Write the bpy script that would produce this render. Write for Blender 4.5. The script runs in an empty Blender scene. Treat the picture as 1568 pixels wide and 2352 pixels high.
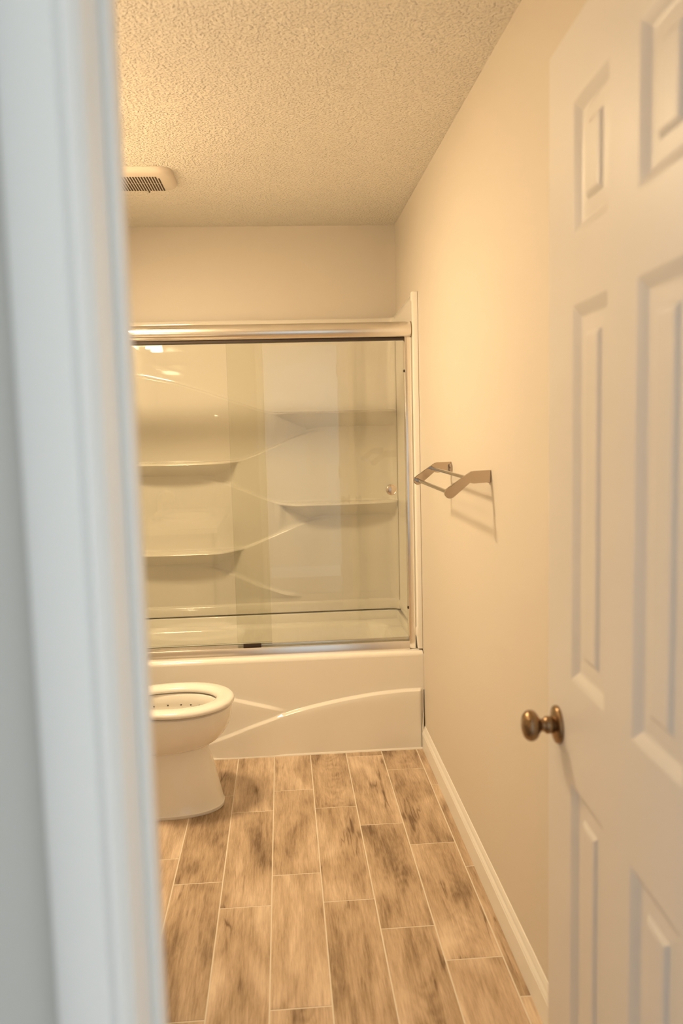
import bpy, bmesh, math, random
from mathutils import Vector, Matrix
random.seed(7)
SC = bpy.context.scene
COL = SC.collection

# ------------------------------------------------------------------ camera
CAM_POS = Vector((-0.5891, 0.0, 1.4311))
F_PX, PITCH, YAW, ROLL = 1891.3, 0.1064, 0.0700, -0.0256
cp, sp, cy, sy = math.cos(PITCH), math.sin(PITCH), math.cos(YAW), math.sin(YAW)
fwd = Vector((sy*cp, cy*cp, -sp))
right = Vector((cy, -sy, 0))
up = right.cross(fwd)
r2 = right*math.cos(ROLL) + up*math.sin(ROLL)
u2 = -right*math.sin(ROLL) + up*math.cos(ROLL)
cam_d = bpy.data.cameras.new('camera')
cam = bpy.data.objects.new('camera', cam_d)
COL.objects.link(cam)
M = Matrix.Identity(4)
for i in range(3):
    M[i][0], M[i][1], M[i][2], M[i][3] = r2[i], u2[i], -fwd[i], CAM_POS[i]
cam.matrix_world = M
cam_d.sensor_fit = 'VERTICAL'
cam_d.sensor_height = 36.0
cam_d.sensor_width = 24.0
cam_d.lens = 36.0*F_PX/2352.0
cam_d.clip_start = 0.02
cam_d.clip_end = 50
cam_d.dof.use_dof = True
cam_d.dof.focus_distance = 3.1
cam_d.dof.aperture_fstop = 2.9
SC.camera = cam

# ------------------------------------------------------------------ world, light, exposure
world = bpy.data.worlds.new('world')
SC.world = world
world.use_nodes = True
bg = world.node_tree.nodes['Background']
bg.inputs[0].default_value = (0.70, 0.82, 1.0, 1)
bg.inputs[1].default_value = 0.6
SC.view_settings.view_transform = 'Standard'
SC.view_settings.look = 'None'
SC.view_settings.gamma = 1.0
SC.view_settings.exposure = 1.21
SC.view_settings.use_curve_mapping = False

BULB_COL = (1.0, 0.74, 0.45)
BULB_STRENGTH = 14.0
FILL_STRENGTH = 55.0
FILL_COL = (1.0, 0.75, 0.455)
DAY_COL = (0.72, 0.825, 1.0)

def area(name, loc, rot, sx, sy_, power, col):
    l = bpy.data.lights.new(name, 'AREA')
    l.shape = 'RECTANGLE'; l.size = sx; l.size_y = sy_
    l.energy = power; l.color = col
    o = bpy.data.objects.new(name, l)
    o.location = loc; o.rotation_euler = rot
    COL.objects.link(o)
    return o
# daylight for the hallway: added lamps by the doorway wall, lighting the opposite wall
area('daylight_left', (-1.95, 0.585, 1.35), (-math.pi/2, 0, 0), 1.3, 1.6, 9.5, DAY_COL)
area('daylight_right', (0.95, 0.585, 1.35), (-math.pi/2, 0, 0), 0.9, 1.6, 18.5, DAY_COL)

# ------------------------------------------------------------------ helpers
def link(o, parent=None):
    COL.objects.link(o)
    if parent is not None:
        o.parent = parent
        o.matrix_parent_inverse = parent.matrix_world.inverted()
    return o

def obj(name, bm, mat, parent=None, smooth=False, angle=35, recalc=True):
    if recalc:
        bmesh.ops.recalc_face_normals(bm, faces=bm.faces)
    me = bpy.data.meshes.new(name)
    bm.to_mesh(me); bm.free()
    if mat: me.materials.append(mat)
    if smooth:
        me.shade_smooth()
        try: me.set_sharp_from_angle(angle=math.radians(angle))
        except Exception: pass
    o = bpy.data.objects.new(name, me)
    return link(o, parent)

def struct(o, label=None, cat=None):
    o['kind'] = 'structure'
    if label: o['label'] = label
    if cat: o['category'] = cat
    return o

def tag(o, label, cat, group=None):
    o['label'] = label; o['category'] = cat
    if group: o['group'] = group
    return o

def thing(name, loc, label, cat):
    o = bpy.data.objects.new(name, None)
    o.location = loc
    o.empty_display_size = 0.1
    COL.objects.link(o)
    bpy.context.view_layer.update()
    return tag(o, label, cat)

def box(bm, x0, x1, y0, y1, z0, z1, bev=0.0, seg=2):
    vs = [bm.verts.new((x, y, z)) for x in (x0, x1) for y in (y0, y1) for z in (z0, z1)]
    idx = [(0, 1, 3, 2), (4, 6, 7, 5), (0, 4, 5, 1), (2, 3, 7, 6), (0, 2, 6, 4), (1, 5, 7, 3)]
    fs = [bm.faces.new([vs[i] for i in f]) for f in idx]
    if bev > 0:
        es = set(e for f in fs for e in f.edges)
        bmesh.ops.bevel(bm, geom=list(es), offset=bev, segments=seg, profile=0.5, affect='EDGES')
    return fs

def sweep(bm, prof, a, b, frame):
    """closed 2D profile extruded between stations a and b; frame(u,v,t)->Vector"""
    n = len(prof)
    A = [bm.verts.new(frame(u, v, a)) for u, v in prof]
    B = [bm.verts.new(frame(u, v, b)) for u, v in prof]
    for i in range(n):
        j = (i+1) % n
        bm.faces.new((A[i], A[j], B[j], B[i]))
    bm.faces.new(A[::-1]); bm.faces.new(B)

def lathe(bm, prof, origin, axis, seg=40, close0=True, close1=True):
    """prof: list of (t along axis, radius)"""
    ax = Vector(axis).normalized()
    t1 = ax.orthogonal().normalized(); t2 = ax.cross(t1)
    o = Vector(origin); rings = []
    for t, r in prof:
        rings.append([bm.verts.new(o + ax*t + (t1*math.cos(2*math.pi*k/seg) + t2*math.sin(2*math.pi*k/seg))*max(r, 1e-5)) for k in range(seg)])
    for a, b in zip(rings, rings[1:]):
        for k in range(seg):
            m = (k+1) % seg
            bm.faces.new((a[k], a[m], b[m], b[k]))
    if close0: bm.faces.new(rings[0][::-1])
    if close1: bm.faces.new(rings[-1])

def tube(bm, pts, rad, seg=16):
    pts = [Vector(p) for p in pts]; rings = []
    n = None
    for i, p in enumerate(pts):
        d = (pts[min(i+1, len(pts)-1)] - pts[max(i-1, 0)]).normalized()
        n = d.orthogonal().normalized() if n is None else (n - d*n.dot(d)).normalized()
        b = d.cross(n)
        r = rad[i] if isinstance(rad, (list, tuple)) else rad
        rings.append([bm.verts.new(p + (n*math.cos(2*math.pi*k/seg) + b*math.sin(2*math.pi*k/seg))*r) for k in range(seg)])
    for a, b in zip(rings, rings[1:]):
        for k in range(seg):
            m = (k+1) % seg
            bm.faces.new((a[k], a[m], b[m], b[k]))
    bm.faces.new(rings[0][::-1]); bm.faces.new(rings[-1])

def loft(bm, rings, close0=True, close1=True):
    R = [[bm.verts.new(p) for p in r] for r in rings]
    n = len(R[0])
    for a, b in zip(R, R[1:]):
        for k in range(n):
            m = (k+1) % n
            bm.faces.new((a[k], a[m], b[m], b[k]))
    if close0: bm.faces.new(R[0][::-1])
    if close1: bm.faces.new(R[-1])
    return R

def rrect(x0, x1, y0, y1, r, z, n=8):
    pts = []
    r = min(r, (x1-x0)/2-1e-4, (y1-y0)/2-1e-4)
    for cx, cy_, a0 in ((x1-r, y1-r, 0), (x0+r, y1-r, 90), (x0+r, y0+r, 180), (x1-r, y0+r, 270)):
        for k in range(n+1):
            a = math.radians(a0 + 90*k/n)
            pts.append((cx + r*math.cos(a), cy_ + r*math.sin(a), z))
    return pts

def interp(tbl, x):
    if x <= tbl[0][0]: return tbl[0][1]
    for (a, b), (c, d) in zip(tbl, tbl[1:]):
        if x <= c:
            return b + (d-b)*(x-a)/(c-a)
    return tbl[-1][1]

def sm(t):
    t = max(0.0, min(1.0, t)); return t*t*(3-2*t)

# ------------------------------------------------------------------ materials
def new_mat(name):
    m = bpy.data.materials.new(name); m.use_nodes = True
    nt = m.node_tree
    return m, nt, nt.nodes['Principled BSDF']

def mat_simple(name, col, rough=0.5, metal=0.0, spec=0.5, coat=0.0, bump=None):
    m, nt, b = new_mat(name)
    b.inputs['Base Color'].default_value = (*col, 1)
    b.inputs['Roughness'].default_value = rough
    b.inputs['Metallic'].default_value = metal
    b.inputs['Specular IOR Level'].default_value = spec
    b.inputs['Coat Weight'].default_value = coat
    if bump:
        sc, st, dist = bump
        tc = nt.nodes.new('ShaderNodeTexCoord')
        n = nt.nodes.new('ShaderNodeTexNoise'); n.inputs['Scale'].default_value = sc; n.inputs['Detail'].default_value = 3
        bp = nt.nodes.new('ShaderNodeBump'); bp.inputs['Strength'].default_value = st; bp.inputs['Distance'].default_value = dist
        nt.links.new(tc.outputs['Object'], n.inputs['Vector'])
        nt.links.new(n.outputs['Fac'], bp.inputs['Height'])
        nt.links.new(bp.outputs['Normal'], b.inputs['Normal'])
    return m

WALL = mat_simple('wall_paint', (0.755, 0.70, 0.615), 0.55, spec=0.3, bump=(170, 0.35, 0.0012))
HALL = mat_simple('hall_paint', (0.66, 0.645, 0.59), 0.6, spec=0.3, bump=(170, 0.3, 0.001))
TRIM = mat_simple('trim_paint', (0.92, 0.90, 0.85), 0.35, spec=0.4, bump=(60, 0.05, 0.001))
HALLTRIM = TRIM
DOORM = mat_simple('door_paint', (0.80, 0.77, 0.735), 0.38, spec=0.4, bump=(90, 0.05, 0.001))
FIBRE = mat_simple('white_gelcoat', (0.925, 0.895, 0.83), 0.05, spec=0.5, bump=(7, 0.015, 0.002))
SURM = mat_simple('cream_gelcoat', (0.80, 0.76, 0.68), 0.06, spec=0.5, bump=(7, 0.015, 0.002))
PORC = mat_simple('white_porcelain', (0.925, 0.895, 0.83), 0.08, spec=0.6, bump=(14, 0.02, 0.002))
SEATM = mat_simple('seat_plastic', (0.93, 0.90, 0.84), 0.10, spec=0.5, bump=(14, 0.02, 0.002))
CAULK = mat_simple('white_caulk', (0.85, 0.81, 0.74), 0.5, bump=(120, 0.3, 0.001))
CHROME = mat_simple('brushed_nickel', (0.90, 0.87, 0.83), 0.20, metal=1.0, bump=(400, 0.02, 0.0002))
KNOBM = mat_simple('satin_nickel', (0.72, 0.64, 0.55), 0.22, metal=1.0, bump=(30, 0.02, 0.0005))
POLISH = mat_simple('polished_nickel', (0.55, 0.46, 0.37), 0.06, metal=1.0, bump=(30, 0.02, 0.0005))
BRONZE = mat_simple('aged_brass', (0.30, 0.20, 0.115), 0.24, metal=1.0, bump=(60, 0.08, 0.0006))
DARK = mat_simple('dark_rubber', (0.035, 0.02, 0.012), 0.6, bump=(80, 0.1, 0.0005))
PLAST = mat_simple('fan_plastic', (0.80, 0.72, 0.62), 0.4, bump=(90, 0.05, 0.0005))
CABM = mat_simple('cabinet_paint', (0.55, 0.50, 0.44), 0.4, bump=(60, 0.08, 0.001))
CARPET = mat_simple('hall_carpet', (0.45, 0.40, 0.36), 0.95, bump=(300, 1.0, 0.004))

def mat_ceiling():
    m, nt, b = new_mat('popcorn_ceiling')
    b.inputs['Base Color'].default_value = (0.94, 0.895, 0.81, 1)
    b.inputs['Roughness'].default_value = 0.9
    b.inputs['Specular IOR Level'].default_value = 0.15
    tc = nt.nodes.new('ShaderNodeTexCoord')
    n0 = nt.nodes.new('ShaderNodeTexNoise'); n0.inputs['Scale'].default_value = 60
    mixv = nt.nodes.new('ShaderNodeVectorMath'); mixv.operation = 'MULTIPLY_ADD'
    mixv.inputs[1].default_value = (0.012, 0.012, 0.012)
    nt.links.new(tc.outputs['Object'], n0.inputs['Vector'])
    nt.links.new(n0.outputs['Color'], mixv.inputs[0]); nt.links.new(tc.outputs['Object'], mixv.inputs[2])
    v = nt.nodes.new('ShaderNodeTexVoronoi'); v.inputs['Scale'].default_value = 120; v.feature = 'SMOOTH_F1'
    v.inputs['Smoothness'].default_value = 0.6
    nt.links.new(mixv.outputs[0], v.inputs['Vector'])
    n1 = nt.nodes.new('ShaderNodeTexNoise'); n1.inputs['Scale'].default_value = 95; n1.inputs['Detail'].default_value = 4
    nt.links.new(tc.outputs['Object'], n1.inputs['Vector'])
    r = nt.nodes.new('ShaderNodeMapRange'); r.inputs[1].default_value = 0.0; r.inputs[2].default_value = 0.75
    r.inputs[3].default_value = 1.0; r.inputs[4].default_value = 0.0
    nt.links.new(v.outputs['Distance'], r.inputs[0])
    mu = nt.nodes.new('ShaderNodeMath'); mu.operation = 'MULTIPLY'
    r2_ = nt.nodes.new('ShaderNodeMapRange'); r2_.inputs[1].default_value = 0.35; r2_.inputs[2].default_value = 0.65
    nt.links.new(n1.outputs['Fac'], r2_.inputs[0])
    nt.links.new(r.outputs[0], mu.inputs[0]); nt.links.new(r2_.outputs[0], mu.inputs[1])
    bp = nt.nodes.new('ShaderNodeBump'); bp.inputs['Strength'].default_value = 0.9; bp.inputs['Distance'].default_value = 0.010
    bp.invert = False
    nt.links.new(mu.outputs[0], bp.inputs['Height'])
    nt.links.new(bp.outputs['Normal'], b.inputs['Normal'])
    return m
CEIL = mat_ceiling()

def mat_wood():
    m, nt, b = new_mat('wood_look_tile')
    N = nt.nodes.new; L = nt.links.new
    uv = N('ShaderNodeUVMap'); uv.uv_map = 'UVMap'       # metres along / across each plank
    at = N('ShaderNodeAttribute'); at.attribute_name = 'rnd'; at.attribute_type = 'GEOMETRY'
    comb = N('ShaderNodeCombineXYZ')
    sepr = N('ShaderNodeSeparateXYZ'); L(at.outputs['Vector'], sepr.inputs[0])
    m1 = N('ShaderNodeMath'); m1.operation = 'MULTIPLY'; m1.inputs[1].default_value = 37.0
    L(sepr.outputs[0], m1.inputs[0])
    L(m1.outputs[0], comb.inputs[2])
    add = N('ShaderNodeVectorMath'); add.operation = 'ADD'
    L(uv.outputs[0], add.inputs[0]); L(comb.outputs[0], add.inputs[1])
    def scaled(s):
        q = N('ShaderNodeVectorMath'); q.operation = 'MULTIPLY'; q.inputs[1].default_value = s
        L(add.outputs[0], q.inputs[0]); return q
    def noise(sc, det, dist, rough=0.5):
        q = N('ShaderNodeTexNoise'); q.inputs['Scale'].default_value = 1; q.inputs['Detail'].default_value = det
        q.inputs['Distortion'].default_value = dist; q.inputs['Roughness'].default_value = rough
        L(scaled(sc).outputs[0], q.inputs['Vector']); return q.outputs['Fac']
    def mad(x, mul, addv):
        q = N('ShaderNodeMath'); q.operation = 'MULTIPLY_ADD'; L(x, q.inputs[0])
        if isinstance(mul, (int, float)): q.inputs[1].default_value = mul
        else: L(mul, q.inputs[1])
        if isinstance(addv, (int, float)): q.inputs[2].default_value = addv
        else: L(addv, q.inputs[2])
        return q.outputs[0]
    def rng(x, a0, a1, b0=0.0, b1=1.0):
        q = N('ShaderNodeMapRange'); q.inputs[1].default_value = a0; q.inputs[2].default_value = a1
        q.inputs[3].default_value = b0; q.inputs[4].default_value = b1; L(x, q.inputs[0]); return q.outputs[0]
    def un(op, x, v=None):
        q = N('ShaderNodeMath'); q.operation = op; L(x, q.inputs[0])
        if v is not None: q.inputs[1].default_value = v
        return q.outputs[0]
    patch = noise((11, 3.4, 1), 2, 0.5)              # broad light and dark zones
    streak = noise((80, 6, 1), 6, 0.5, 0.65)          # medium wavy streaks
    g_ = noise((330, 20, 1), 4, 0.3, 0.7)           # fine fibres
    # sinuous dark cracks along the plank, only here and there
    ck = un('ABSOLUTE', un('SUBTRACT', noise((15, 1.1, 1), 3, 0.35), 0.5))
    ckm = rng(ck, 0.0, 0.016, 1.0, 0.0)
    ckg = rng(noise((12, 4.0, 3), 2, 0.0), 0.56, 0.66)
    crack = mad(ckm, ckg, 0.0)
    halo = mad(rng(ck, 0.0, 0.07, 1.0, 0.0), ckg, 0.0)
    # cathedral figure: arches stacked along the plank
    sx = N('ShaderNodeSeparateXYZ'); L(uv.outputs[0], sx.inputs[0])
    u2_ = un('POWER', un('ABSOLUTE', sx.outputs[0]), 1.6)
    arch = mad(u2_, 620.0, mad(sx.outputs[1], 120.0, mad(noise((26, 9, 1), 2, 0.4), 16.0, 0.0)))
    sn = un('SINE', arch)
    amask = mad(rng(un('ABSOLUTE', sx.outputs[0]), 0.030, 0.052, 1.0, 0.0), rng(sepr.outputs[2], 0.45, 0.55), 0.0)
    amask = mad(amask, rng(noise((12, 3, 5), 2, 0.0), 0.42, 0.60), 0.0)
    t = mad(patch, 1.25, -0.30)
    t = mad(streak, 0.78, t)
    t = mad(g_, 0.62, t)
    t = mad(mad(sn, amask, 0.0), 0.055, t)
    t = mad(amask, -0.06, t)
    t = mad(crack, -0.30, t)
    t = mad(halo, -0.17, t)
    t = mad(sepr.outputs[1], 0.16, t)
    t = mad(t, 1.0, -0.57)
    cr = N('ShaderNodeValToRGB')
    cr.color_ramp.elements[0].position = 0.12; cr.color_ramp.elements[0].color = (0.19, 0.12, 0.07, 1)
    cr.color_ramp.elements[1].position = 0.92; cr.color_ramp.elements[1].color = (0.80, 0.65, 0.49, 1)
    e = cr.color_ramp.elements.new(0.42); e.color = (0.45, 0.33, 0.215, 1)
    e = cr.color_ramp.elements.new(0.66); e.color = (0.63, 0.485, 0.345, 1)
    L(t, cr.inputs['Fac'])
    L(cr.outputs['Color'], b.inputs['Base Color'])
    b.inputs['Roughness'].default_value = 0.42
    b.inputs['Specular IOR Level'].default_value = 0.4
    bp = N('ShaderNodeBump'); bp.inputs['Strength'].default_value = 0.15; bp.inputs['Distance'].default_value = 0.0006
    L(g_, bp.inputs['Height']); L(bp.outputs['Normal'], b.inputs['Normal'])
    return m
WOOD = mat_wood()
GROUT = mat_simple('grout', (0.80, 0.72, 0.60), 0.9, bump=(300, 0.4, 0.0008))

def mat_glass():
    m = bpy.data.materials.new('clear_glass'); m.use_nodes = True
    nt = m.node_tree; nt.nodes.clear(); N = nt.nodes.new; L = nt.links.new
    out = N('ShaderNodeOutputMaterial'); mix = N('ShaderNodeMixShader')
    tr = N('ShaderNodeBsdfTransparent'); tr.inputs[0].default_value = (0.974, 0.979, 0.957, 1)
    gl = N('ShaderNodeBsdfGlossy'); gl.inputs['Roughness'].default_value = 0.0
    geo = N('ShaderNodeNewGeometry'); dot = N('ShaderNodeVectorMath'); dot.operation = 'DOT_PRODUCT'
    L(geo.outputs['Incoming'], dot.inputs[0]); L(geo.outputs['Normal'], dot.inputs[1])
    ab = N('ShaderNodeMath'); ab.operation = 'ABSOLUTE'; L(dot.outputs['Value'], ab.inputs[0])
    om = N('ShaderNodeMath'); om.operation = 'SUBTRACT'; om.inputs[0].default_value = 1; L(ab.outputs[0], om.inputs[1])
    pw = N('ShaderNodeMath'); pw.operation = 'POWER'; pw.inputs[1].default_value = 5; L(om.outputs[0], pw.inputs[0])
    fr = N('ShaderNodeMath'); fr.operation = 'MULTIPLY_ADD'; fr.inputs[1].default_value = 0.95; fr.inputs[2].default_value = 0.062
    L(pw.outputs[0], fr.inputs[0])
    L(fr.outputs[0], mix.inputs[0]); L(tr.outputs[0], mix.inputs[1]); L(gl.outputs[0], mix.inputs[2])
    L(mix.outputs[0], out.inputs[0])
    return m
GLASS = mat_glass()
GEDGE = mat_simple('glass_edge', (0.25, 0.30, 0.20), 0.2, bump=(50, 0.02, 0.0005))

def mat_emit(name, col, s):
    m = bpy.data.materials.new(name); m.use_nodes = True
    nt = m.node_tree; nt.nodes.clear()
    out = nt.nodes.new('ShaderNodeOutputMaterial'); e = nt.nodes.new('ShaderNodeEmission')
    e.inputs[0].default_value = (*col, 1); e.inputs[1].default_value = s
    nt.links.new(e.outputs[0], out.inputs[0])
    return m
BULB = mat_emit('frosted_lit_shade', BULB_COL, BULB_STRENGTH)

FILL = mat_emit('fill_emitter', FILL_COL, FILL_STRENGTH)  # glow of the added ceiling fill

# ------------------------------------------------------------------ room shell
YF0, YF1 = 0.60, 0.715        # front wall (hall face, bathroom face)
YB, H, XL = 4.156, 2.40, -1.52
TUB_Y = 3.485
JL, JR = -0.716, -0.095       # doorway jamb faces
DOOR_H = 2.045

def wall(name, *b, mat=WALL, label=None):
    bm = bmesh.new(); box(bm, *b)
    return struct(obj(name, bm, mat), label, 'wall')

wall('wall_right', 0.0, 0.11, YF1, YB+0.1, -0.02, H, label='long beige textured bathroom wall that carries the towel rack')
wall('wall_left', XL-0.11, XL, YF1, YB+0.1, -0.02, H, label='beige bathroom wall behind toilet and vanity')
wall('wall_back', XL, 0.0, YB, YB+0.1, -0.02, H, label='beige wall strip above the shower surround')
# front wall with the doorway: painted on both sides
bm = bmesh.new()
box(bm, XL-0.11, JL-0.019, YF0+0.004, YF1, -0.02, H)
box(bm, JR+0.019, 0.11, YF0+0.004, YF1, -0.02, H)
box(bm, JL-0.019, JR+0.019, YF0+0.004, YF1, DOOR_H+0.019, H)
struct(obj('wall_front', bm, WALL), 'beige bathroom wall that holds the doorway', 'wall')
bm = bmesh.new()
box(bm, -3.2, JL-0.019, YF0, YF0+0.0039, 0.0, H)
box(bm, JR+0.019, 1.8, YF0, YF0+0.0039, 0.0, H)
box(bm, JL-0.019, JR+0.019, YF0, YF0+0.0039, DOOR_H+0.019, H)
struct(obj('wall_hall_front', bm, HALL), 'grey hallway wall left of the door casing', 'wall')
wall('wall_hall_back', -3.2, 1.8, -0.75, -0.62, -0.02, H, mat=HALL, label='pale hallway wall mirrored in the shower glass')
wall('wall_hall_left', -3.3, -3.2, -0.75, 0.6, -0.02, H, mat=HALL, label='far left end wall of the hallway')
wall('wall_hall_right', 1.8, 1.9, -0.75, 0.6, -0.02, H, mat=HALL, label='far right end wall of the hallway')
bm = bmesh.new(); box(bm, -3.3, 1.9, -0.75, YF1-0.06, -0.03, -0.001)
struct(obj('floor_hall', bm, CARPET), 'hallway carpet in front of the bathroom', 'floor')
bm = bmesh.new(); box(bm, -3.3, 1.9, -0.75, YF0-0.0001, H, H+0.05)
struct(obj('ceiling_hall', bm, HALL), 'hallway ceiling', 'ceiling')
bm = bmesh.new(); box(bm, XL-0.11, 0.11, YF0, YB+0.1, H, H+0.06)
struct(obj('ceiling', bm, CEIL), 'popcorn textured bathroom ceiling', 'ceiling')

# floor: grout bed plus tile planks in one mesh; per-plank random value and plank-local UVs
bm = bmesh.new()
uvl = bm.loops.layers.uv.new('UVMap')
cl = bm.faces.layers.float_vector.new('rnd')
W_, L_, GAP = 0.1556, 0.6128, 0.0034
x0_ = 0.0428
phases = [3.1057, 3.2636, 3.4188, 2.9573, 3.1226, 2.9582, 3.1052, 3.264, 3.419, 2.957, 3.11]
col_edges = [0.0] + [-(x0_ + k*W_) for k in range(0, 11)]
rr = random.Random(11)
for ci in range(len(col_edges)-1):
    xr, xl = col_edges[ci], max(col_edges[ci+1], XL)
    if xr <= XL: break
    ph = phases[ci]
    n = int((ph - 0.5)/L_) + 2
    for k in range(-2, n):
        y1 = ph - k*L_; y0 = y1 - L_
        ya, yb = max(y0 + GAP/2, YF1-0.06), min(y1 - GAP/2, TUB_Y+0.02)
        if yb - ya < 0.01: continue
        xa, xb = xl + GAP/2, xr - GAP/2
        z = 0.0 ; bv = 0.0012
        v = {}
        for nm, (px, py, pz) in {'a': (xa, ya, z-bv), 'b': (xb, ya, z-bv), 'c': (xb, yb, z-bv), 'd': (xa, yb, z-bv),
                                 'e': (xa+bv, ya+bv, z), 'f': (xb-bv, ya+bv, z), 'g': (xb-bv, yb-bv, z), 'h': (xa+bv, yb-bv, z)}.items():
            v[nm] = bm.verts.new((px, py, pz))
        r_ = (rr.random(), rr.random(), rr.random())
        flip = rr.random() < 0.5
        full_l = xr - W_ if ci else xl - (W_-0.0428)
        for q in ('efgh', 'abfe', 'bcgf', 'cdhg', 'daeh'):
            f = bm.faces.new([v[c] for c in q]); f[cl] = r_
            for lp in f.loops:
                u_ = lp.vert.co.x - xl - 0.078; w_ = lp.vert.co.y - y0 - 0.3
                if flip: u_, w_ = -u_, -w_
                lp[uvl].uv = (u_, w_)
me = bpy.data.meshes.new('floor'); bm.to_mesh(me); bm.free()
me.materials.append(WOOD)
me.materials.append(GROUT)
bm = bmesh.new(); bm.from_mesh(me)
n0 = len(bm.faces)
for f in box(bm, XL-0.1, 0.1, YF1-0.06, YB+0.1, -0.03, -0.0009):
    f.material_index = 1
bm.to_mesh(me); bm.free()
fl = bpy.data.objects.new('floor', me); COL.objects.link(fl)
struct(fl, 'wood-look tile plank floor with pale grout lines', 'floor')

# baseboards
BP = [(0, 0), (0.0145, 0), (0.0145, 0.068), (0.0125, 0.0715), (0.0125, 0.0745), (0.0075, 0.0830), (0.0075, 0.0855), (0.0035, 0.0945), (0.002, 0.099), (0, 0.100)]
def baseboard(name, frame, a, b, label, mat=TRIM):
    bm = bmesh.new(); sweep(bm, BP, a, b, frame)
    return struct(obj(name, bm, mat, smooth=True, angle=25), label, 'baseboard')
baseboard('baseboard_right', lambda u, v, t: Vector((-u, t, v)), YF1+0.013, TUB_Y-0.002, 'white baseboard along the towel rack wall')
baseboard('baseboard_left', lambda u, v, t: Vector((XL+u, t, v)), 2.2, TUB_Y-0.002, 'white baseboard behind the toilet')
baseboard('baseboard_front', lambda u, v, t: Vector((t, YF1+u, v)), -0.98, JL-0.085, 'white baseboard beside the doorway')
baseboard('baseboard_hall', lambda u, v, t: Vector((t, -0.62+u, v)), -3.2, 1.8, 'white baseboard of the hallway wall')
baseboard('baseboard_hall_front', lambda u, v, t: Vector((t, YF0-u, v)), -3.2, JL-0.07, 'white baseboard at the hall side of the doorway')

# door casing + jambs (each side of the wall one trim piece)
CP = [(0, 0), (0, 0.009), (0.006, 0.0125), (0.012, 0.0105), (0.016, 0.013), (0.030, 0.0155), (0.045, 0.016), (0.049, 0.014), (0.051, 0.010), (0.051, 0)]
def casing(name, ypl, sgn, label):
    bm = bmesh.new()
    r = 0.004
    # left leg, right leg, head
    sweep(bm, CP, 0.0, DOOR_H+0.004+0.055, lambda u, v, t: Vector((JL-r-u, ypl+sgn*v, t)))
    if sgn < 0:
        sweep(bm, CP, 0.0, DOOR_H+0.004+0.055, lambda u, v, t: Vector((JR+r+u, ypl+sgn*v, t)))
    else:
        sweep(bm, CP, 0.0, DOOR_H+0.004+0.055, lambda u, v, t: Vector((JR+0.036+u*0.98, ypl+sgn*v, t)))
    sweep(bm, CP, JL-r-0.055, JR+r+0.055, lambda u, v, t: Vector((t, ypl+sgn*v, DOOR_H+0.004+u)))
    return struct(obj(name, bm, TRIM, smooth=True, angle=30), label, 'door trim')
casing('trim_1', YF0, -1, 'white door casing closest to the camera')
casing('trim_2', YF1, 1, 'white door casing on the bathroom side of the doorway')
bm = bmesh.new()
box(bm, JL-0.019, JL, YF0, YF1, 0, DOOR_H, 0.001)
box(bm, JR, JR+0.019, YF0, YF1, 0, DOOR_H, 0.001)
box(bm, JL-0.019, JR+0.019, YF0, YF1, DOOR_H, DOOR_H+0.019, 0.001)
SY0, SY1, ST = 0.668, 0.7035, 0.0072
SP = lambda: None
box(bm, JL, JL+ST, SY0, SY1, 0, DOOR_H, 0.0012)
box(bm, JR-ST, JR, SY0, SY1-0.02, 0, DOOR_H, 0.0012)
box(bm, JL, JR, SY0, SY1-0.02, DOOR_H-ST, DOOR_H, 0.0012)
struct(obj('trim_3', bm, TRIM, smooth=True), 'white door jamb with its stop', 'door jamb')

# ------------------------------------------------------------------ the six-panel door, open against the right wall
TH = math.radians(-2.3)
LATCH = Vector((-0.125, 1.41, 0))
ds = Vector((math.sin(TH), -math.cos(TH), 0))     # latch -> hinge
dn = Vector((-math.cos(TH), -math.sin(TH), 0))    # outward normal of the visible face
DW, DT, DZ0, DZ1 = 0.665, 0.035, 0.012, 2.024
def D(s, d, z): return LATCH + ds*s + dn*d + Vector((0, 0, z))
bm = bmesh.new()
panels_s = [(0.130, 0.283), (0.388, 0.541)]
panels_z = [(0.235, 0.832), (1.006, 1.605), (1.709, 1.909)]
def door_face(bm, sign):
    d0 = 0.0 if sign > 0 else -DT
    ss = sorted({0.0, DW} | {a for p in panels_s for a in p}); zs = sorted({DZ0, DZ1} | {a for p in panels_z for a in p})
    V = {}
    def vv(s, z):
        if (s, z) not in V: V[(s, z)] = bm.verts.new(D(s, d0, z))
        return V[(s, z)]
    for i in range(len(ss)-1):
        for j in range(len(zs)-1):
            quad = [vv(ss[i], zs[j]), vv(ss[i+1], zs[j]), vv(ss[i+1], zs[j+1]), vv(ss[i], zs[j+1])]
            if (ss[i], ss[i+1]) in panels_s and (zs[j], zs[j+1]) in panels_z:
                s0, s1, z0, z1 = ss[i], ss[i+1], zs[j], zs[j+1]
                prev = quad
                for off, dep in ((0.004, -0.0015), (0.010, -0.0045), (0.017, -0.0085), (0.021, -0.0095), (0.044, -0.0085), (0.050, -0.0040), (0.054, -0.0030)):
                    dd = d0 + dep*sign
                    cur = [bm.verts.new(D(s, dd, z)) for s, z in ((s0+off, z0+off), (s1-off, z0+off), (s1-off, z1-off), (s0+off, z1-off))]
                    for k in range(4):
                        bm.faces.new((prev[k], prev[(k+1) % 4], cur[(k+1) % 4], cur[k]))
                    prev = cur
                bm.faces.new(prev)
            else:
                bm.faces.new(quad)
    return V, ss, zs
VA, ss, zs = door_face(bm, 1)
VB, _, _ = door_face(bm, -1)
for i in range(len(ss)-1):
    for z in (DZ0, DZ1):
        bm.faces.new((VA[(ss[i], z)], VA[(ss[i+1], z)], VB[(ss[i+1], z)], VB[(ss[i], z)]))
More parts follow.
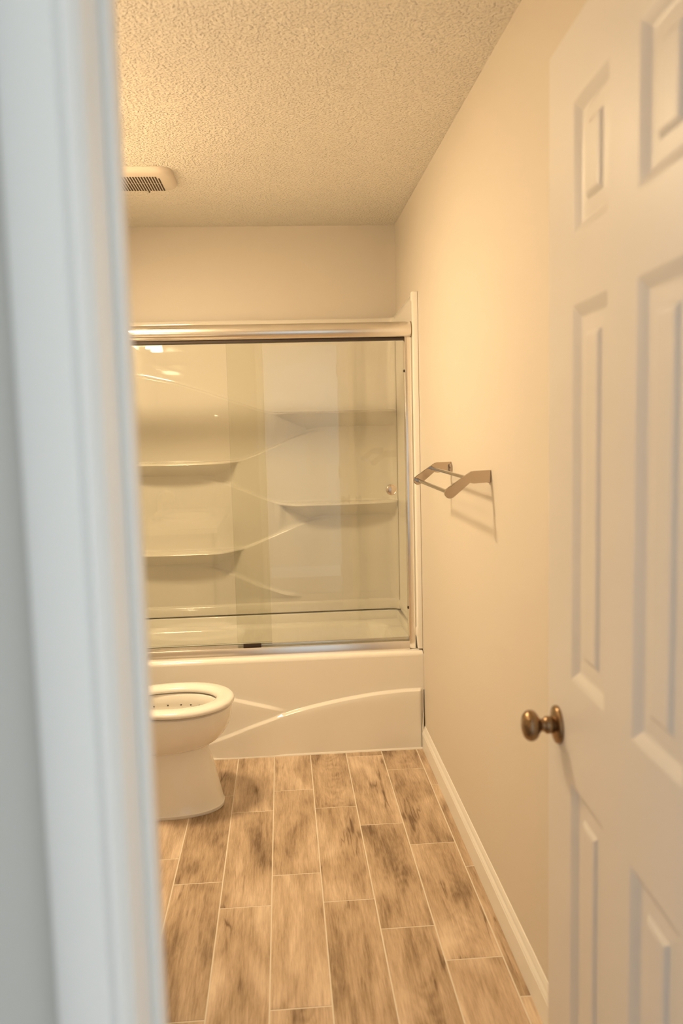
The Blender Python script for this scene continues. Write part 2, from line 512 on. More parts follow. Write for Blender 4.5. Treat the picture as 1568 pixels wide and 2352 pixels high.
for j in range(len(zs)-1):
    for s in (0.0, DW):
        bm.faces.new((VA[(s, zs[j])], VA[(s, zs[j+1])], VB[(s, zs[j+1])], VB[(s, zs[j])]))
door = obj('door_1', bm, DOORM)
struct(door, 'white six-panel door standing open against the right wall', 'door')
KZ, KS = 0.904, 0.060
for sgn, d0 in ((1, 0.0), (-1, -DT)):
    base = D(KS, d0, KZ); ax = dn*sgn
    if sgn < 0: break_scale = 0.78
    else: break_scale = 1.0
    bm = bmesh.new()
    lathe(bm, [(0, 0.0325), (0.003, 0.0330), (0.006, 0.0315), (0.008, 0.026), (0.0095, 0.0185), (0.011, 0.0150)], base, ax, 48, close1=True)
    rose = obj('knob_rose', bm, BRONZE, door, smooth=True, angle=50)
    bm = bmesh.new()
    s_ = break_scale
    lathe(bm, [(0.010*s_, 0.0135), (0.013*s_, 0.0150), (0.022*s_, 0.0150), (0.024*s_, 0.0130), (0.026*s_, 0.0112), (0.031*s_, 0.0112), (0.034*s_, 0.014),
               (0.037*s_, 0.0195), (0.041*s_, 0.0243), (0.046*s_, 0.0266), (0.051*s_, 0.0266), (0.056*s_, 0.0245), (0.060*s_, 0.0200), (0.0625*s_, 0.013), (0.0635*s_, 0.0001)], base, ax, 48)
    kn = obj('door_knob', bm, BRONZE, door, smooth=True, angle=60)
    kn['label'] = 'round aged brass door knob'
for hz in (0.25, 1.02, 1.80):
    bm = bmesh.new()
    lathe(bm, [(0, 0.0055), (0.09, 0.0055)], D(DW+0.004, 0.002, hz), (0, 0, 1), 16)
    obj('hinge', bm, BRONZE, door, smooth=True)

# ------------------------------------------------------------------ bathtub
TX0, TX1 = XL+0.003, -0.003
bm = bmesh.new()
DECK = 0.434
# apron front relief: columns with shared row structure
T2 = [(-1.6, -0.06), (-1.10, 0.02), (-0.98, 0.058), (-0.908, 0.085), (-0.832, 0.110), (-0.756, 0.138), (-0.676, 0.163), (-0.595, 0.190), (-0.515, 0.209), (-0.435, 0.225), (-0.328, 0.243), (-0.22, 0.257), (-0.111, 0.265), (-0.014, 0.267)]
T1 = [(-1.6, 0.372), (-1.2, 0.335), (-1.0, 0.298), (-0.90, 0.275), (-0.826, 0.256), (-0.752, 0.236), (-0.674, 0.215), (-0.60, 0.192)]
xs = []
x = TX0
while x < TX1-0.016: xs.append(x); x += 0.008
xs += [TX1-0.0155, TX1-0.012, TX1-0.009, TX1-0.004, TX1]
def smooth_tbl(tbl, x, w=0.035):
    return sum(interp(tbl, x+w*k/3.0) for k in range(-3, 4))/7.0
grid = []
LW = 0.017
for x in xs:
    c2 = max(smooth_tbl(T2, x), -0.02)
    c1 = smooth_tbl(T1, x) if x < -0.56 else c2
    c1 = max(c1, c2 + LW*0.8) if c2 > 0 else c1
    f1 = sm((-0.590 - x)/0.10)                 # ridge 1 dies into ridge 2
    endf = sm((TX1 - 0.006 - x)/0.012) if x > TX1-0.03 else 1.0
    f2 = sm((x + 1.02)/0.16)*endf
    P1, P2 = 0.011*f1, 0.0095*f2 + 0.0065*f2*(1-f1)
    rows = []
    zt = 0.416
    def lerp(a, b, t): return a + (b-a)*t
    top1 = c1 + LW*0.55; bot1 = c1 - LW*0.45
    top2 = min(c2 + LW*0.55, bot1-0.001) if c2 > 0 else 0.012
    bot2 = max(c2 - LW*0.45, 0.006) if c2 > 0 else 0.006
    for k in range(9): rows.append((lerp(zt, top1, k/8), 0.0))
    for t in (0.12, 0.25, 0.5, 0.75, 0.88, 1.0): rows.append((lerp(top1, bot1, t), P1*sm(t)))
    for k in range(1, 5): rows.append((lerp(bot1, top2, k/4), P1))
    for t in (0.12, 0.25, 0.5, 0.75, 0.88, 1.0): rows.append((lerp(top2, bot2, t), P1 + P2*sm(t)))
    for k in range(1, 9): rows.append((lerp(bot2, 0.0, k/8), P1 + P2))
    # rounded top edge of the apron into the deck
    pre = []
    R = 0.018
    for k in range(7):
        a = math.pi/2*k/6
        pre.append((DECK - R + R*math.cos(a), -(R - R*math.sin(a))))
    rows = pre + rows
    grid.append([bm.verts.new((x, TUB_Y - d, z)) for z, d in rows])
for a, b in zip(grid, grid[1:]):
    for i in range(len(a)-1):
        bm.faces.new((a[i], a[i+1], b[i+1], b[i]))
# deck and basin loft
r0 = rrect(TX0, TX1, TUB_Y+0.018, 4.125, 0.002, DECK)
rings = [rrect(TX0, TX1, TUB_Y+0.018, 4.135, 0.002, DECK - 0.02),
         rrect(TX0, TX1, TUB_Y+0.018, 4.135, 0.002, DECK),
         rrect(TX0+0.085, TX1-0.085, TUB_Y+0.095, 4.06, 0.11, DECK),
         rrect(TX0+0.093, TX1-0.093, TUB_Y+0.103, 4.052, 0.11, DECK-0.004),
         rrect(TX0+0.100, TX1-0.100, TUB_Y+0.110, 4.045, 0.11, DECK-0.014),
         rrect(TX0+0.120, TX1-0.130, TUB_Y+0.120, 4.035, 0.11, 0.30),
         rrect(TX0+0.140, TX1-0.190, TUB_Y+0.130, 4.025, 0.11, 0.17),
         rrect(TX0+0.165, TX1-0.240, TUB_Y+0.150, 4.005, 0.10, 0.125),
         rrect(TX0+0.210, TX1-0.300, TUB_Y+0.195, 3.96, 0.08, 0.108)]
loft(bm, rings, close0=False, close1=True)
# raised back and end flanges of the tub that the surround sits on
box(bm, TX0, TX1, 4.110, 4.150, DECK-0.01, 0.480, 0.006)
box(bm, TX1-0.026, TX1, TUB_Y+0.096, 4.13, DECK-0.01, 0.480, 0.006)
box(bm, TX0, TX0+0.026, TUB_Y+0.096, 4.13, DECK-0.01, 0.480, 0.006)
tub = obj('bathtub', bm, FIBRE, smooth=True, angle=50)
tag(tub, 'white alcove bathtub with two crossing raised lines on its front apron', 'bathtub')
bm = bmesh.new()
CQ = [(0, 0), (0.008, 0), (0.006, 0.004), (0, 0.007)]
sweep(bm, CQ, TX0, TX1-0.012, lambda u, v, t: Vector((t, TUB_Y-0.0155-u, v)))
cq = obj('caulk_line', bm, CAULK, tub)
bm = bmesh.new()
tube(bm, [(-0.010, TUB_Y-0.014, 0.0), (-0.010, TUB_Y-0.012, 0.10), (-0.006, TUB_Y-0.010, 0.16)], [0.005, 0.004, 0.002], 8)
obj('caulk_line', bm, CAULK, tub, smooth=True)
bm = bmesh.new(); box(bm, -0.0045, 0.0, TUB_Y-0.001, TUB_Y+0.03, 0.262, DECK-0.012, 0.0)
obj('caulk_line', bm, CAULK, tub)

# ------------------------------------------------------------------ shower surround (moulded shelves)
sur = thing('shower_surround', (-0.76, 4.1, 0.485), 'glossy white moulded shower surround with staggered wave shelves behind the glass', 'shower surround')
SX0, SX1 = XL+0.018, -0.018
BACK0 = 4.128
SB, STP = 0.487, 1.946
C1 = [(-1.6, 1.715), (-1.246, 1.684), (-1.10, 1.650), (-0.956, 1.604), (-0.80, 1.548), (-0.70, 1.512), (-0.645, 1.497), (-0.60, 1.494), (0, 1.494)]
C2 = [(-1.6, 1.262), (-0.86, 1.262), (-0.80, 1.266), (-0.74, 1.285), (-0.62, 1.333), (-0.53, 1.370), (-0.46, 1.393), (-0.40, 1.403), (0, 1.403)]
C3 = [(-1.6, 1.180), (-1.0, 1.180), (-0.942, 1.174), (-0.85, 1.143), (-0.75, 1.100), (-0.66, 1.062), (-0.61, 1.046), (0, 1.044)]
C4 = [(-1.6, 0.822), (-0.86, 0.822), (-0.795, 0.826), (-0.74, 0.845), (-0.62, 0.893), (-0.53, 0.929), (-0.465, 0.950), (-0.40, 0.958), (0, 0.958)]
C5 = [(-1.6, 0.735), (-1.0, 0.735), (-0.950, 0.729), (-0.85, 0.692), (-0.72, 0.632), (-0.60, 0.587), (-0.52, 0.572), (0, 0.570)]
RG = 0.016
def shelfP(x, xa, xend, Pm):      # protrusion of a shelf edge between its tip xa and its far end
    t = (x - xa)/(xend - xa)
    return max(0.0, Pm*(sm(min(1, 0.10+t*4.6)))*(1.0 - 0.55*max(0, (t-0.45)/0.55)**2))
def Pr_right(x): return RG + (shelfP(x, -0.63, -0.03, 0.105) if x > -0.63 else 0)
def Pr_left(x): return RG + (shelfP(x, -0.80, -1.49, 0.105) if x < -0.80 else 0)
def P1f(x): return max(0.004, Pr_right(x)*sm((x+1.9)/0.5))
def P2f(x): return Pr_left(x)*sm((-0.36 - x)/0.12) if x > -0.60 else Pr_left(x)
def P3f(x): return Pr_right(x)*sm((x + 1.04)/0.12) if x < -0.80 else Pr_right(x)
P4f = P2f
def P5f(x): return RG*sm((x + 1.05)/0.12)*sm((-0.50 - x)/0.10)
curves = [(C1, P1f), (C2, P2f), (C3, P3f), (C4, P4f), (C5, P5f)]
diag = {0: (-0.625, -0.470), 1: (-0.800, -0.942), 2: (-0.615, -0.465), 3: (-0.795, -0.950)}
bm = bmesh.new()
xs = []
RC = 0.045
for k in range(9):
    a = math.pi/2*k/8
    xs.append(('c', SX0 + RC*(1-math.sin(math.pi/2 - a)) , RC*(1-math.cos(math.pi/2 - a))))
mid0, mid1 = SX0+RC, SX1-RC
nmid = 190
mids = [('m', mid0 + (mid1-mid0)*k/nmid, 0.0) for k in range(1, nmid)]
ends = []
for k in range(9):
    a = math.pi/2*k/8
    ends.append(('c', SX1 - RC*(1-math.cos(a)) if False else SX1 - RC + RC*math.sin(a), RC*(1-math.cos(a))))
xs = [('c', SX0 + (SX1 - e[1]), e[2]) for e in reversed(ends)] + mids + ends
grid = []; crease = set()
for kind, x, cove in xs:
    rows = []     # (z, d)
    zc = [smooth_tbl(c, x, 0.02) for c, _ in curves]
    P = [f(x) for _, f in curves]
    rows += [(STP, 0.0), (STP, 0.014), (STP-0.004, 0.018), (STP-0.034, 0.018), (STP-0.040, 0.014), (STP-0.043, 0.0)]
    for k in range(1, 6): rows.append((STP-0.043 + (zc[0]+0.016-STP+0.043)*k/5, 0.0))
    for i in range(5):
        c, p = zc[i], P[i]
        zn = zc[i+1] if i < 4 else SB + 0.055
        rows += [(c+0.009, 0.001), (c+0.004, min(0.003, p)*0.8), (c+0.0015, p*0.35 + 0.002 if p > 0.004 else p*0.3), (c+0.0002, max(p-0.007, p*0.6)), (c-0.003, p-0.002 if p > 0.006 else p*0.9), (c-0.008, p)]
        z_top, z_bot = c-0.008, zn+0.016
        G = z_top - z_bot
        nrow = 14
        if i in diag:
            xa, xb = diag[i]
            tt = (x-xa)/(xb-xa)
            Dg = 0.070
            sc = 0.0015 if tt <= 0 else (G-0.0015 if tt >= 1 else min(max(0.0015, tt*0.072), G-0.0015))
            for k in range(1, nrow+1):
                s_ = sc*k/7 if k <= 7 else sc + (G-sc)*(k-7)/7
                z = z_top - s_
                if k == 7 and 0.02 < tt < 0.98: crease.add((len(grid), len(rows)))
                if tt <= 0:
                    d = p*(1 - 0.9*s_/G)
                elif tt >= 1:
                    d = p*max(0.0, 1 - s_/max(G if G < 0.11 else Dg, 1e-3))
                else:
                    sd = sc          # depth of the slanting crease below the edge
                    q_ = (0.80 + 0.2*tt)*min(1.0, tt*5)
                    under = p*(1 - q_*s_/sd)
                    dc = p*(1 - q_)
                    d = under if s_ <= sc+1e-9 else dc*(1 - (s_-sd)/max(G-sd, 1e-3))
                rows.append((z, max(0.0, d)))
        else:
            for k in range(1, nrow+1):
                rows.append((z_top - G*k/nrow, p*(1-k/nrow)))
    rows += [(SB+0.052, 0.0), (SB+0.047, 0.012), (SB+0.042, 0.018), (SB+0.004, 0.020), (SB, 0.016), (SB, 0.0)]
    fade = 1.0
    if kind == 'c':
        fade = max(0.0, 1 - (cove/RC)*1.0)
    grid.append([bm.verts.new((x, BACK0 - max(d*fade, 0) - cove, z)) for z, d in rows])
for a, b in zip(grid, grid[1:]):
    for i in range(len(a)-1):
        bm.faces.new((a[i], a[i+1], b[i+1], b[i]))
ncol = len(grid[0])
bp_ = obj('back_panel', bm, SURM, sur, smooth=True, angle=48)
cidx = {a*ncol + b for a, b in crease}
for e in bp_.data.edges:
    if e.vertices[0] in cidx and e.vertices[1] in cidx and abs(e.vertices[0]-e.vertices[1]) > 1:
        e.use_edge_sharp = True

def side_panel(sgn, xw):
    """sgn +1: right-hand panel on the wall x=0 ; faces -x"""
    bm = bmesh.new()
    X = lambda t: xw - sgn*t
    y0, y1 = TUB_Y+0.016, BACK0-0.035
    def ztop(y): return 1.976 + (1.948-1.976)*(y-y0)/(BACK0-y0)
    prof = []
    # (y, thickness): rounded front flange then thin web
    st = [(y0, 0.0), (y0, 0.016), (y0+0.002, 0.020), (y0+0.006, 0.022), (y0+0.036, 0.022), (y0+0.042, 0.020), (y0+0.048, 0.016), (y0+0.06, 0.015), (y1, 0.015), (y1, 0.0)]
    rows = []
    for y, t in st:
        zt = ztop(y)
        e = min(1.0, t/0.015)
        ext = 0.004*e
        col = [(zt, 0.0), (zt, t+ext-0.002*e), (zt-0.003, t+ext), (zt-0.032, t+ext), (zt-0.038, t), (SB+0.050, t), (SB+0.044, t+ext), (SB+0.012, t+ext), (SB+0.003, t+ext-0.003*e), (SB-(0.045 if y < TUB_Y+0.07 else 0), max(t-0.003, 0)), (SB-(0.045 if y < TUB_Y+0.07 else 0), 0.0)]
        rows.append([bm.verts.new((X(tt), y, z)) for z, tt in col])
    for a, b in zip(rows, rows[1:]):
        for i in range(len(a)-1):
            bm.faces.new((a[i], a[i+1], b[i+1], b[i]))
    return obj('side_panel', bm, FIBRE, sur, smooth=True, angle=40)
side_panel(1, -0.0015)
side_panel(-1, XL+0.0015)

# ------------------------------------------------------------------ sliding shower door
sd = thing('sliding_shower_door', (-0.76, 3.545, 0.434), 'two-pane sliding glass shower door with nickel frame on the tub edge', 'shower door')
DXR, DXL = -0.0275, XL+0.0275
HY, HZ, HR = 3.552, 1.8235, 0.0355
bm = bmesh.new()
prof = [(HR*math.cos(math.radians(a)), HR*math.sin(math.radians(a))) for a in range(60, 301, 8)]
prof += [(0.030, -0.0355), (0.030, -0.030), (0.026, -0.030), (0.026, 0.022), (0.030, 0.0307)]
sweep(bm, prof, DXL, DXR, lambda u, v, t: Vector((t, HY+u, HZ+v)))
obj('header_rail', bm, CHROME, sd, smooth=True, angle=40)
bm = bmesh.new()
prof = [((HR+0.001)*math.cos(math.radians(a)), (HR+0.001)*math.sin(math.radians(a))) for a in range(60, 301, 8)]
sweep(bm, prof, DXR, DXR+0.003, lambda u, v, t: Vector((t, HY+u, HZ+v)))
obj('end_cap', bm, BRONZE, sd, smooth=True, angle=40)
bm = bmesh.new(); box(bm, DXL+0.028, DXR-0.028, HY-0.018, HY+0.028, HZ-HR-0.006, HZ-HR+0.003)  # dark strip drawn for the gap and track under the header
obj('header_gap_strip', bm, DARK, sd)
for xa, xb in ((DXR-0.0275, DXR+0.001), (DXL-0.001, DXL+0.0275)):
    bm = bmesh.new(); box(bm, xa, xb, HY-0.021, HY+0.024, DECK+0.001, HZ-HR+0.004, 0.0025, 2)
    obj('side_jamb', bm, CHROME, sd, smooth=True, angle=40)
bm = bmesh.new()
TP = [(-0.030, 0.0), (-0.030, 0.030), (-0.0265, 0.037), (-0.021, 0.037), (-0.018, 0.030), (-0.018, 0.024), (0.006, 0.024), (0.008, 0.044), (0.014, 0.046), (0.024, 0.040), (0.028, 0.010), (0.028, 0.0)]
sweep(bm, TP, DXL+0.0265, DXR-0.0268, lambda u, v, t: Vector((t, HY+u, DECK+0.0005+v)))
obj('bottom_track', bm, CHROME, sd, smooth=True, angle=30)
PT, PB = HZ-HR-0.002, 0.4625
def pane(x0, x1, y, zb):
    bm = bmesh.new()
    fs = box(bm, x0, x1, y, y+0.006, zb, PT+0.01)
    bm.faces.ensure_lookup_table()
    me = bpy.data.meshes.new('glass_panel')
    bmesh.ops.recalc_face_normals(bm, faces=bm.faces)
    for f in bm.faces:
        f.material_index = 0 if abs(f.normal.y) > 0.5 else 1
    bm.to_mesh(me); bm.free()
    me.materials.append(GLASS); me.materials.append(GEDGE)
    return link(bpy.data.objects.new('glass_panel', me), sd)
front = pane(-0.8095, DXR-0.026, HY-0.012, PB+0.002)
rear = pane(DXL+0.026, -0.6600, HY+0.012, PB+0.022)
bm = bmesh.new()
KX, KZ2 = -0.1225, 1.143
lathe(bm, [(0, 0.0225), (0.004, 0.0225), (0.012, 0.0235), (0.0150, 0.0228), (0.0160, 0.0205), (0.0150, 0.0190), (0.0165, 0.0150), (0.0180, 0.008), (0.0185, 0.0001)], (KX, HY-0.0125, KZ2), (0, -1, 0), 48)
k = obj('pull_knob', bm, KNOBM, front, smooth=True, angle=40)
bm = bmesh.new()
lathe(bm, [(0, 0.0155), (0.006, 0.0165), (0.010, 0.0120), (0.0105, 0.0001)], (-1.36, HY+0.0185, 1.143), (0, 1, 0), 40)
obj('pull_knob', bm, CHROME, rear, smooth=True, angle=40)
bm = bmesh.new(); box(bm, -0.785, -0.708, HY-0.014, HY-0.003, DECK+0.0245, DECK+0.052, 0.002)
obj('bottom_guide', bm, DARK, sd, smooth=True)
for z_ in (1.65, 0.62):
    bm = bmesh.new(); lathe(bm, [(0, 0.006), (0.004, 0.006), (0.006, 0.004)], (DXR-0.0275, HY-0.016, z_), (-1, 0, 0), 16)
    obj('bumper', bm, DARK, sd, smooth=True)

# ------------------------------------------------------------------ toilet
YT = 3.055
toi = thing('toilet', (-1.1, YT, 0), 'white toilet with its lid up and seat down beside the bathtub', 'toilet')
def egg(xf, xb, hw, z, n=64, cfrac=0.42, y=YT, pw=2.1, xs=1.0):
    xc = xf - (xf-xb)*cfrac
    pts = []
    for k in range(n):
        a = 2*math.pi*k/n
        c, s = math.cos(a), math.sin(a)
        e = 2.0/pw
        cx_ = math.copysign(abs(c)**e, c); sy_ = math.copysign(abs(s)**e, s)
        pts.append((xc + (xf-xc)*cx_ if c > 0 else xc + (xc-xb)*cx_, y + hw*sy_, z))
    return pts
bm = bmesh.new()
R = [egg(-0.853, -1.38, 0.128, 0.0, pw=2.3), egg(-0.852, -1.38, 0.130, 0.004, pw=2.3), egg(-0.852, -1.38, 0.130, 0.012, pw=2.3), egg(-0.856, -1.38, 0.126, 0.016, pw=2.3), egg(-0.862, -1.375, 0.123, 0.05, pw=2.3),
     egg(-0.875, -1.37, 0.117, 0.11, pw=2.3), egg(-0.890, -1.365, 0.111, 0.17, pw=2.3), egg(-0.903, -1.36, 0.106, 0.222, pw=2.3), egg(-0.907, -1.36, 0.105, 0.236, pw=2.3), egg(-0.905, -1.36, 0.1065, 0.240, pw=2.2),
     egg(-0.892, -1.36, 0.118, 0.246, pw=2.1), egg(-0.868, -1.36, 0.138, 0.262, pw=2.1), egg(-0.842, -1.355, 0.157, 0.288, pw=2.1), egg(-0.824, -1.35, 0.170, 0.318, pw=2.1), egg(-0.813, -1.345, 0.178, 0.350, pw=2.1), egg(-0.810, -1.34, 0.181, 0.378, pw=2.1),
     egg(-0.812, -1.34, 0.180, 0.390, pw=2.1), egg(-0.820, -1.335, 0.173, 0.396, pw=2.1), egg(-0.868, -1.27, 0.122, 0.396, pw=2.1), egg(-0.874, -1.262, 0.116, 0.390, pw=2.1), egg(-0.876, -1.26, 0.114, 0.360, pw=2.1),
     egg(-0.872, -1.262, 0.117, 0.350, pw=2.1), egg(-0.885, -1.25, 0.108, 0.325, pw=2.1), egg(-0.915, -1.23, 0.095, 0.27, pw=2.1), egg(-0.96, -1.20, 0.072, 0.21, pw=2.1), egg(-1.02, -1.16, 0.045, 0.175, pw=2.1), egg(-1.07, -1.12, 0.02, 0.168, pw=2.1)]
loft(bm, R)
bowl = obj('bowl', bm, PORC, toi, smooth=True, angle=42)
for k in range(26):
    a = 2*math.pi*k/26 + 0.1
    ring = egg(-0.8765, -1.2595, 0.1137, 0.353, n=260, pw=2.1)
    p_ = Vector(ring[int(k*10)])
    c_ = Vector((-1.05, YT, 0.353))
    bm = bmesh.new()
    lathe(bm, [(-0.001, 0.0027), (0.0016, 0.0027)], p_, (c_-p_).normalized(), 8)
    obj('rim_hole', bm, DARK, bowl)
# seat ring
bm = bmesh.new()
def seat_ring(o, z): return egg(-0.800-o[0], -1.295+o[0], 0.190-o[0], z, pw=2.05)
def inner(o, z): return egg(-0.868+o, -1.235-o, 0.117+o, z, pw=2.05)
rings = [egg(-0.806, -1.29, 0.184, 0.4015, pw=2.05), egg(-0.801, -1.295, 0.189, 0.4045, pw=2.05), egg(-0.800, -1.296, 0.190, 0.411, pw=2.05), egg(-0.8025, -1.294, 0.1875, 0.418, pw=2.05), egg(-0.810, -1.288, 0.180, 0.423, pw=2.05),
         egg(-0.830, -1.272, 0.160, 0.4255, pw=2.05), egg(-0.852, -1.255, 0.137, 0.4235, pw=2.05), egg(-0.864, -1.242, 0.124, 0.419, pw=2.05), inner(0.0, 0.412), inner(0.0, 0.404), inner(0.003, 0.4015)]
RR = loft(bm, rings, close0=False, close1=False)
for k in range(64):
    m = (k+1) % 64
    bm.faces.new((RR[-1][k], RR[-1][m], RR[0][m], RR[0][k]))
seat = obj('seat', bm, SEATM, toi, smooth=True, angle=60)
for a in (0.62, -0.62, 2.2, -2.2):
    ring = egg(-0.828, -1.275, 0.163, 0.396, n=200, pw=2.05)
    p_ = ring[int((a % (2*math.pi))/(2*math.pi)*200)]
    bm = bmesh.new(); box(bm, p_[0]-0.012, p_[0]+0.012, p_[1]-0.006, p_[1]+0.006, 0.3955, 0.402, 0.001)
    obj('seat_bumper', bm, SEATM, seat)
# lid (raised), leaning on the tank
bm = bmesh.new()
lidp = []
for dx, grow in ((0.0, -0.006), (0.004, 0.0), (0.012, 0.0), (0.016, -0.006)):
    ring = []
    for k in range(64):
        a = 2*math.pi*k/64
        ring.append((-1.288 - dx - 0.02*(0.5+0.5*math.sin(a)), YT + (0.185+grow)*math.cos(a), 0.44 + 0.215 + (0.215+grow)*math.sin(a)))
    lidp.append(ring)
loft(bm, lidp)
obj('lid', bm, SEATM, toi, smooth=True, angle=50)
bm = bmesh.new()
loft(bm, [[(p[0], p[1], z) for p in rrect(-1.505+o, -1.335-o, YT-0.20+o, YT+0.20-o, 0.03, z)] for z, o in ((0.385, 0.02), (0.40, 0.012), (0.74, 0.0), (0.745, 0.0))])
obj('tank', bm, PORC, toi, smooth=True, angle=50)
bm = bmesh.new()
loft(bm, [rrect(-1.512+o, -1.325-o, YT-0.21+o, YT+0.21-o, 0.03, z) for z, o in ((0.746, 0.004), (0.75, 0.0), (0.775, 0.0), (0.785, 0.006), (0.788, 0.02))])
obj('tank_lid', bm, PORC, toi, smooth=True, angle=50)
bm = bmesh.new()
tube(bm, [(-1.333, YT-0.15, 0.69), (-1.318, YT-0.15, 0.69), (-1.314, YT-0.14, 0.69), (-1.314, YT-0.07, 0.685)], [0.008, 0.007, 0.006, 0.005], 12)
obj('flush_lever', bm, CHROME, toi, smooth=True)

# ------------------------------------------------------------------ towel rack with two bars
tr = thing('towel_rack', (0, 2.58, 1.25), 'polished nickel double-bar towel rack on the right wall', 'towel rack')
def bracket(yc):
    th = 0.0062
    outer = [(-0.0015, 1.2885), (-0.054, 1.2885)]
    # rounded knee, slope down, round tip
    pts = [(-0.0015, 1.2905), (-0.050, 1.2895), (-0.057, 1.2880), (-0.063, 1.2845)]
    tipc = Vector((-0.1185, 1.2285)); R_ = 0.0155
    dirv = Vector((-0.066, -0.056)).normalized(); nrm = Vector((-dirv[1], dirv[0]))
    if nrm[1] < 0: nrm = -nrm
    base_a = math.atan2(nrm[1], nrm[0])
    for k in range(11):
        a = base_a + math.pi*k/10
        pts.append((tipc[0] + R_*math.cos(a), tipc[1] + R_*math.sin(a)))
    pts += [(-0.062, 1.2575), (-0.056, 1.2545), (-0.049, 1.2535), (-0.0015, 1.2560)]
    bm = bmesh.new()
    sweep(bm, pts, yc-th, yc+th, lambda u, v, t: Vector((u, t, v)))
    es = [e for e in bm.edges if abs(e.verts[0].co.y - e.verts[1].co.y) < 1e-6]
    bmesh.ops.bevel(bm, geom=es, offset=0.0016, segments=2, profile=0.5, affect='EDGES')
    b = obj('bracket', bm, POLISH, tr, smooth=True, angle=10)
    sgn = 1 if yc < 2.5 else -1
    bm = bmesh.new()
    box(bm, -0.010, -0.0005, yc + (0 if sgn > 0 else -0.022), yc + (0.022 if sgn > 0 else 0), 1.2535, 1.283, 0.004, 3)
    obj('wall_mount', bm, POLISH, b, smooth=True, angle=40)
for yc in (2.302, 2.852): bracket(yc)
for (xx, zz) in ((-0.1185, 1.2285), (-0.066, 1.2690)):
    bm = bmesh.new()
    lathe(bm, [(0.0, 0.0072), (0.012, 0.0072), (0.0121, 0.0058), (0.526, 0.0058), (0.5261, 0.0072), (0.538, 0.0072)], (xx, 2.308, zz), (0, 1, 0), 24)
    obj('towel_bar', bm, POLISH, tr, smooth=True, angle=40)

# ------------------------------------------------------------------ ceiling exhaust fan cover
VX0, VX1, VY0, VY1 = -1.245, -0.968, 3.213, 3.478
bm = bmesh.new()
loft(bm, [rrect(VX0, VX1, VY0, VY1, 0.055, H-0.0005), rrect(VX0+0.001, VX1-0.001, VY0+0.001, VY1-0.001, 0.055, H-0.008), rrect(VX0+0.006, VX1-0.006, VY0+0.006, VY1-0.006, 0.052, H-0.016),
          rrect(VX0+0.018, VX1-0.018, VY0+0.018, VY1-0.018, 0.045, H-0.021)])
fan = obj('exhaust_fan_cover', bm, PLAST, smooth=True, angle=45)
tag(fan, 'cream plastic exhaust fan grille on the ceiling by the shower', 'vent cover')
x = VX1-0.052; i = 0
while x > VX0+0.045:
    for j, (ya, yb) in enumerate(((VY0+0.062, VY0+0.142), (VY0+0.148, VY1-0.020))):
        if i == 0 and j == 0: ya += 0.02
        bm = bmesh.new(); box(bm, x-0.0058, x, ya, yb, H-0.0218, H-0.0206)
        obj('slot', bm, DARK, fan)
    x -= 0.0105; i += 1
bm = bmesh.new(); lathe(bm, [(0, 0.004), (0.004, 0.003)], (-1.085, VY1-0.010, H-0.0215), (0, 0, -1), 12)
obj('screw', bm, DARK, fan, smooth=True)

# ------------------------------------------------------------------ things seen only as reflections in the glass: vanity, sink, faucet, vanity lamp, towel ring; then the added ceiling fill
van = thing('vanity_cabinet', (-1.25, 1.5, 0), 'grey vanity cabinet under the sink near the doorway', 'cabinet')
bm = bmesh.new()
for bx in ((-1.036, -1.02, 0.90, 2.12, 0.09, 0.79), (XL+0.001, XL+0.015, 0.90, 2.12, 0.09, 0.79), (XL+0.001, -1.02, 0.90, 0.916, 0.09, 0.79), (XL+0.001, -1.02, 2.104, 2.12, 0.09, 0.79)):
    box(bm, *bx)
box(bm, XL+0.001, -1.08, 0.90, 2.12, 0.0, 0.092)
obj('body', bm, CABM, van)
for y0, y1 in ((0.93, 1.49), (1.52, 2.09)):
    bm = bmesh.new(); box(bm, -1.0199, -1.002, y0, y1, 0.13, 0.76, 0.003)
    dd = obj('door', bm, CABM, van)
    bm = bmesh.new(); lathe(bm, [(0, 0.006), (0.014, 0.006), (0.018, 0.014), (0.026, 0.012), (0.028, 0.001)], (-1.002, y1-0.05 if y1 < 1.6 else y0+0.05, 0.68), (1, 0, 0), 20)
    obj('knob', bm, CHROME, dd, smooth=True)
bm = bmesh.new()
n = 48
SCX, SCY, SRX, SRY = -1.245, 1.50, 0.165, 0.215
out = [(-0.995, 2.135), (XL+0.001, 2.135), (XL+0.001, 0.885), (-0.995, 0.885)]
loft(bm, [rrect(XL+0.001, -0.995, 0.885, 2.135, 0.004, z) for z in (0.791, 0.824)], close1=False)
el = lambda f, z: [(SCX + SRX*f*math.cos(2*math.pi*k/36 + math.pi/4), SCY + SRY*f*math.sin(2*math.pi*k/36 + math.pi/4), z) for k in range(36)]
loft(bm, [rrect(XL+0.001, -0.995, 0.885, 2.135, 0.004, 0.824), el(1.0, 0.824), el(1.0, 0.792)], close0=False, close1=False)
ct = obj('countertop', bm, PORC, smooth=True, angle=30)
tag(ct, 'white countertop around the sink, mirrored in the shower glass', 'countertop')
bm = bmesh.new()
loft(bm, [el(1.10, 0.8245), el(1.09, 0.833), el(1.04, 0.838), el(0.98, 0.834), el(0.94, 0.80), el(0.84, 0.74), el(0.6, 0.70), el(0.2, 0.69)], close0=False)
tag(obj('sink', bm, PORC, smooth=True, angle=60), 'oval white drop-in sink in the vanity top', 'sink')
fa = thing('faucet', (-1.445, 1.5, 0.825), 'tall arched nickel faucet behind the sink', 'faucet')
bm = bmesh.new()
arc = [(-1.445, 1.5, 0.825), (-1.445, 1.5, 0.93)] + [(-1.385 - 0.06*math.cos(math.pi*k/10), 1.5, 0.95 + 0.06*math.sin(math.pi*k/10)) for k in range(11)] + [(-1.325, 1.5, 0.925)]
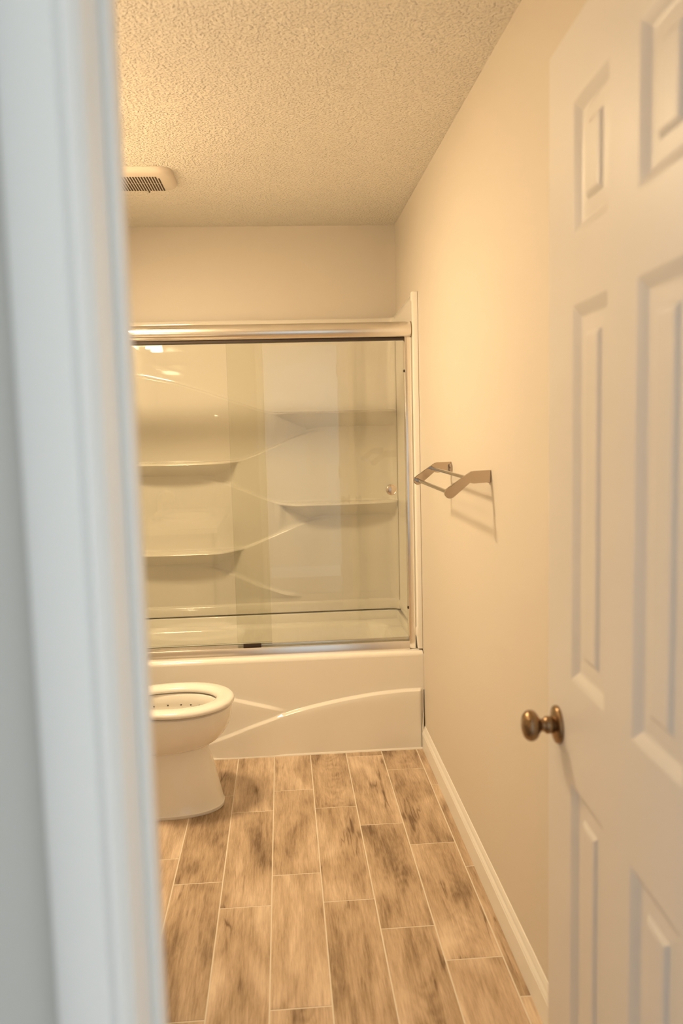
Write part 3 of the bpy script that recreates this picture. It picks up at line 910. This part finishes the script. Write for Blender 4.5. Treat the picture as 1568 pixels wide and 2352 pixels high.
tube(bm, arc, 0.010, 16); obj('spout', bm, CHROME, fa, smooth=True)
for y in (1.40, 1.60):
    bm = bmesh.new(); lathe(bm, [(0, 0.022), (0.01, 0.020), (0.03, 0.012), (0.045, 0.016), (0.055, 0.014)], (-1.445, y, 0.825), (0, 0, 1), 20)
    obj('handle', bm, CHROME, fa, smooth=True)
vl = thing('vanity_light', (XL, 1.68, 1.98), 'lit three-shade vanity lamp on the left wall above the sink', 'lamp')
bm = bmesh.new(); box(bm, XL+0.001, XL+0.028, 1.36, 2.00, 1.935, 2.025, 0.006); obj('backplate', bm, CHROME, vl, smooth=True)
for y in (1.46, 1.68, 1.90):
    bm = bmesh.new(); tube(bm, [(XL+0.02, y, 1.98), (XL+0.07, y, 1.98), (XL+0.105, y, 1.99), (XL+0.115, y, 2.02)], 0.010, 12)
    arm = obj('arm', bm, CHROME, vl, smooth=True)
    bm = bmesh.new(); lathe(bm, [(0, 0.018), (0.008, 0.028), (0.04, 0.034), (0.075, 0.040), (0.077, 0.034), (0.068, 0.0001)], (XL+0.118, y, 2.02), (0, 0, -1), 28)
    obj('shade', bm, BULB, vl, smooth=True, angle=60)
rg = thing('towel_ring', (-1.07, YF1, 1.50), 'square nickel towel ring on the wall beside the doorway', 'towel ring')
bm = bmesh.new(); box(bm, -1.10, -1.05, YF1+0.0005, YF1+0.035, 1.475, 1.525, 0.004); obj('mount', bm, CHROME, rg, smooth=True)
bm = bmesh.new()
pts = [(p[0], YF1+0.03, p[1]) for p in rrect(-1.18, -0.965, 1.365, 1.505, 0.025, 0)]
pts.append(pts[0]); pts.append(pts[1])
tube(bm, pts, 0.0045, 10); obj('ring', bm, CHROME, rg, smooth=True)
cl_ = thing('ceiling_fill', (-1.30, 2.80, H), 'added round fill light on the ceiling, out of view left of the exhaust fan', 'lamp')  # added out of view to brighten the far end of the room
bm = bmesh.new(); lathe(bm, [(0, 0.175), (0.026, 0.175), (0.034, 0.168), (0.034, 0.158)], (-1.30, 2.80, H-0.0005), (0, 0, -1), 48); obj('rim', bm, CHROME, cl_, smooth=True)
bm = bmesh.new(); lathe(bm, [(0.0345, 0.157), (0.038, 0.145), (0.041, 0.11), (0.043, 0.055), (0.044, 0.001)], (-1.30, 2.80, H), (0, 0, -1), 48); obj('shade', bm, FILL, cl_, smooth=True, angle=60)
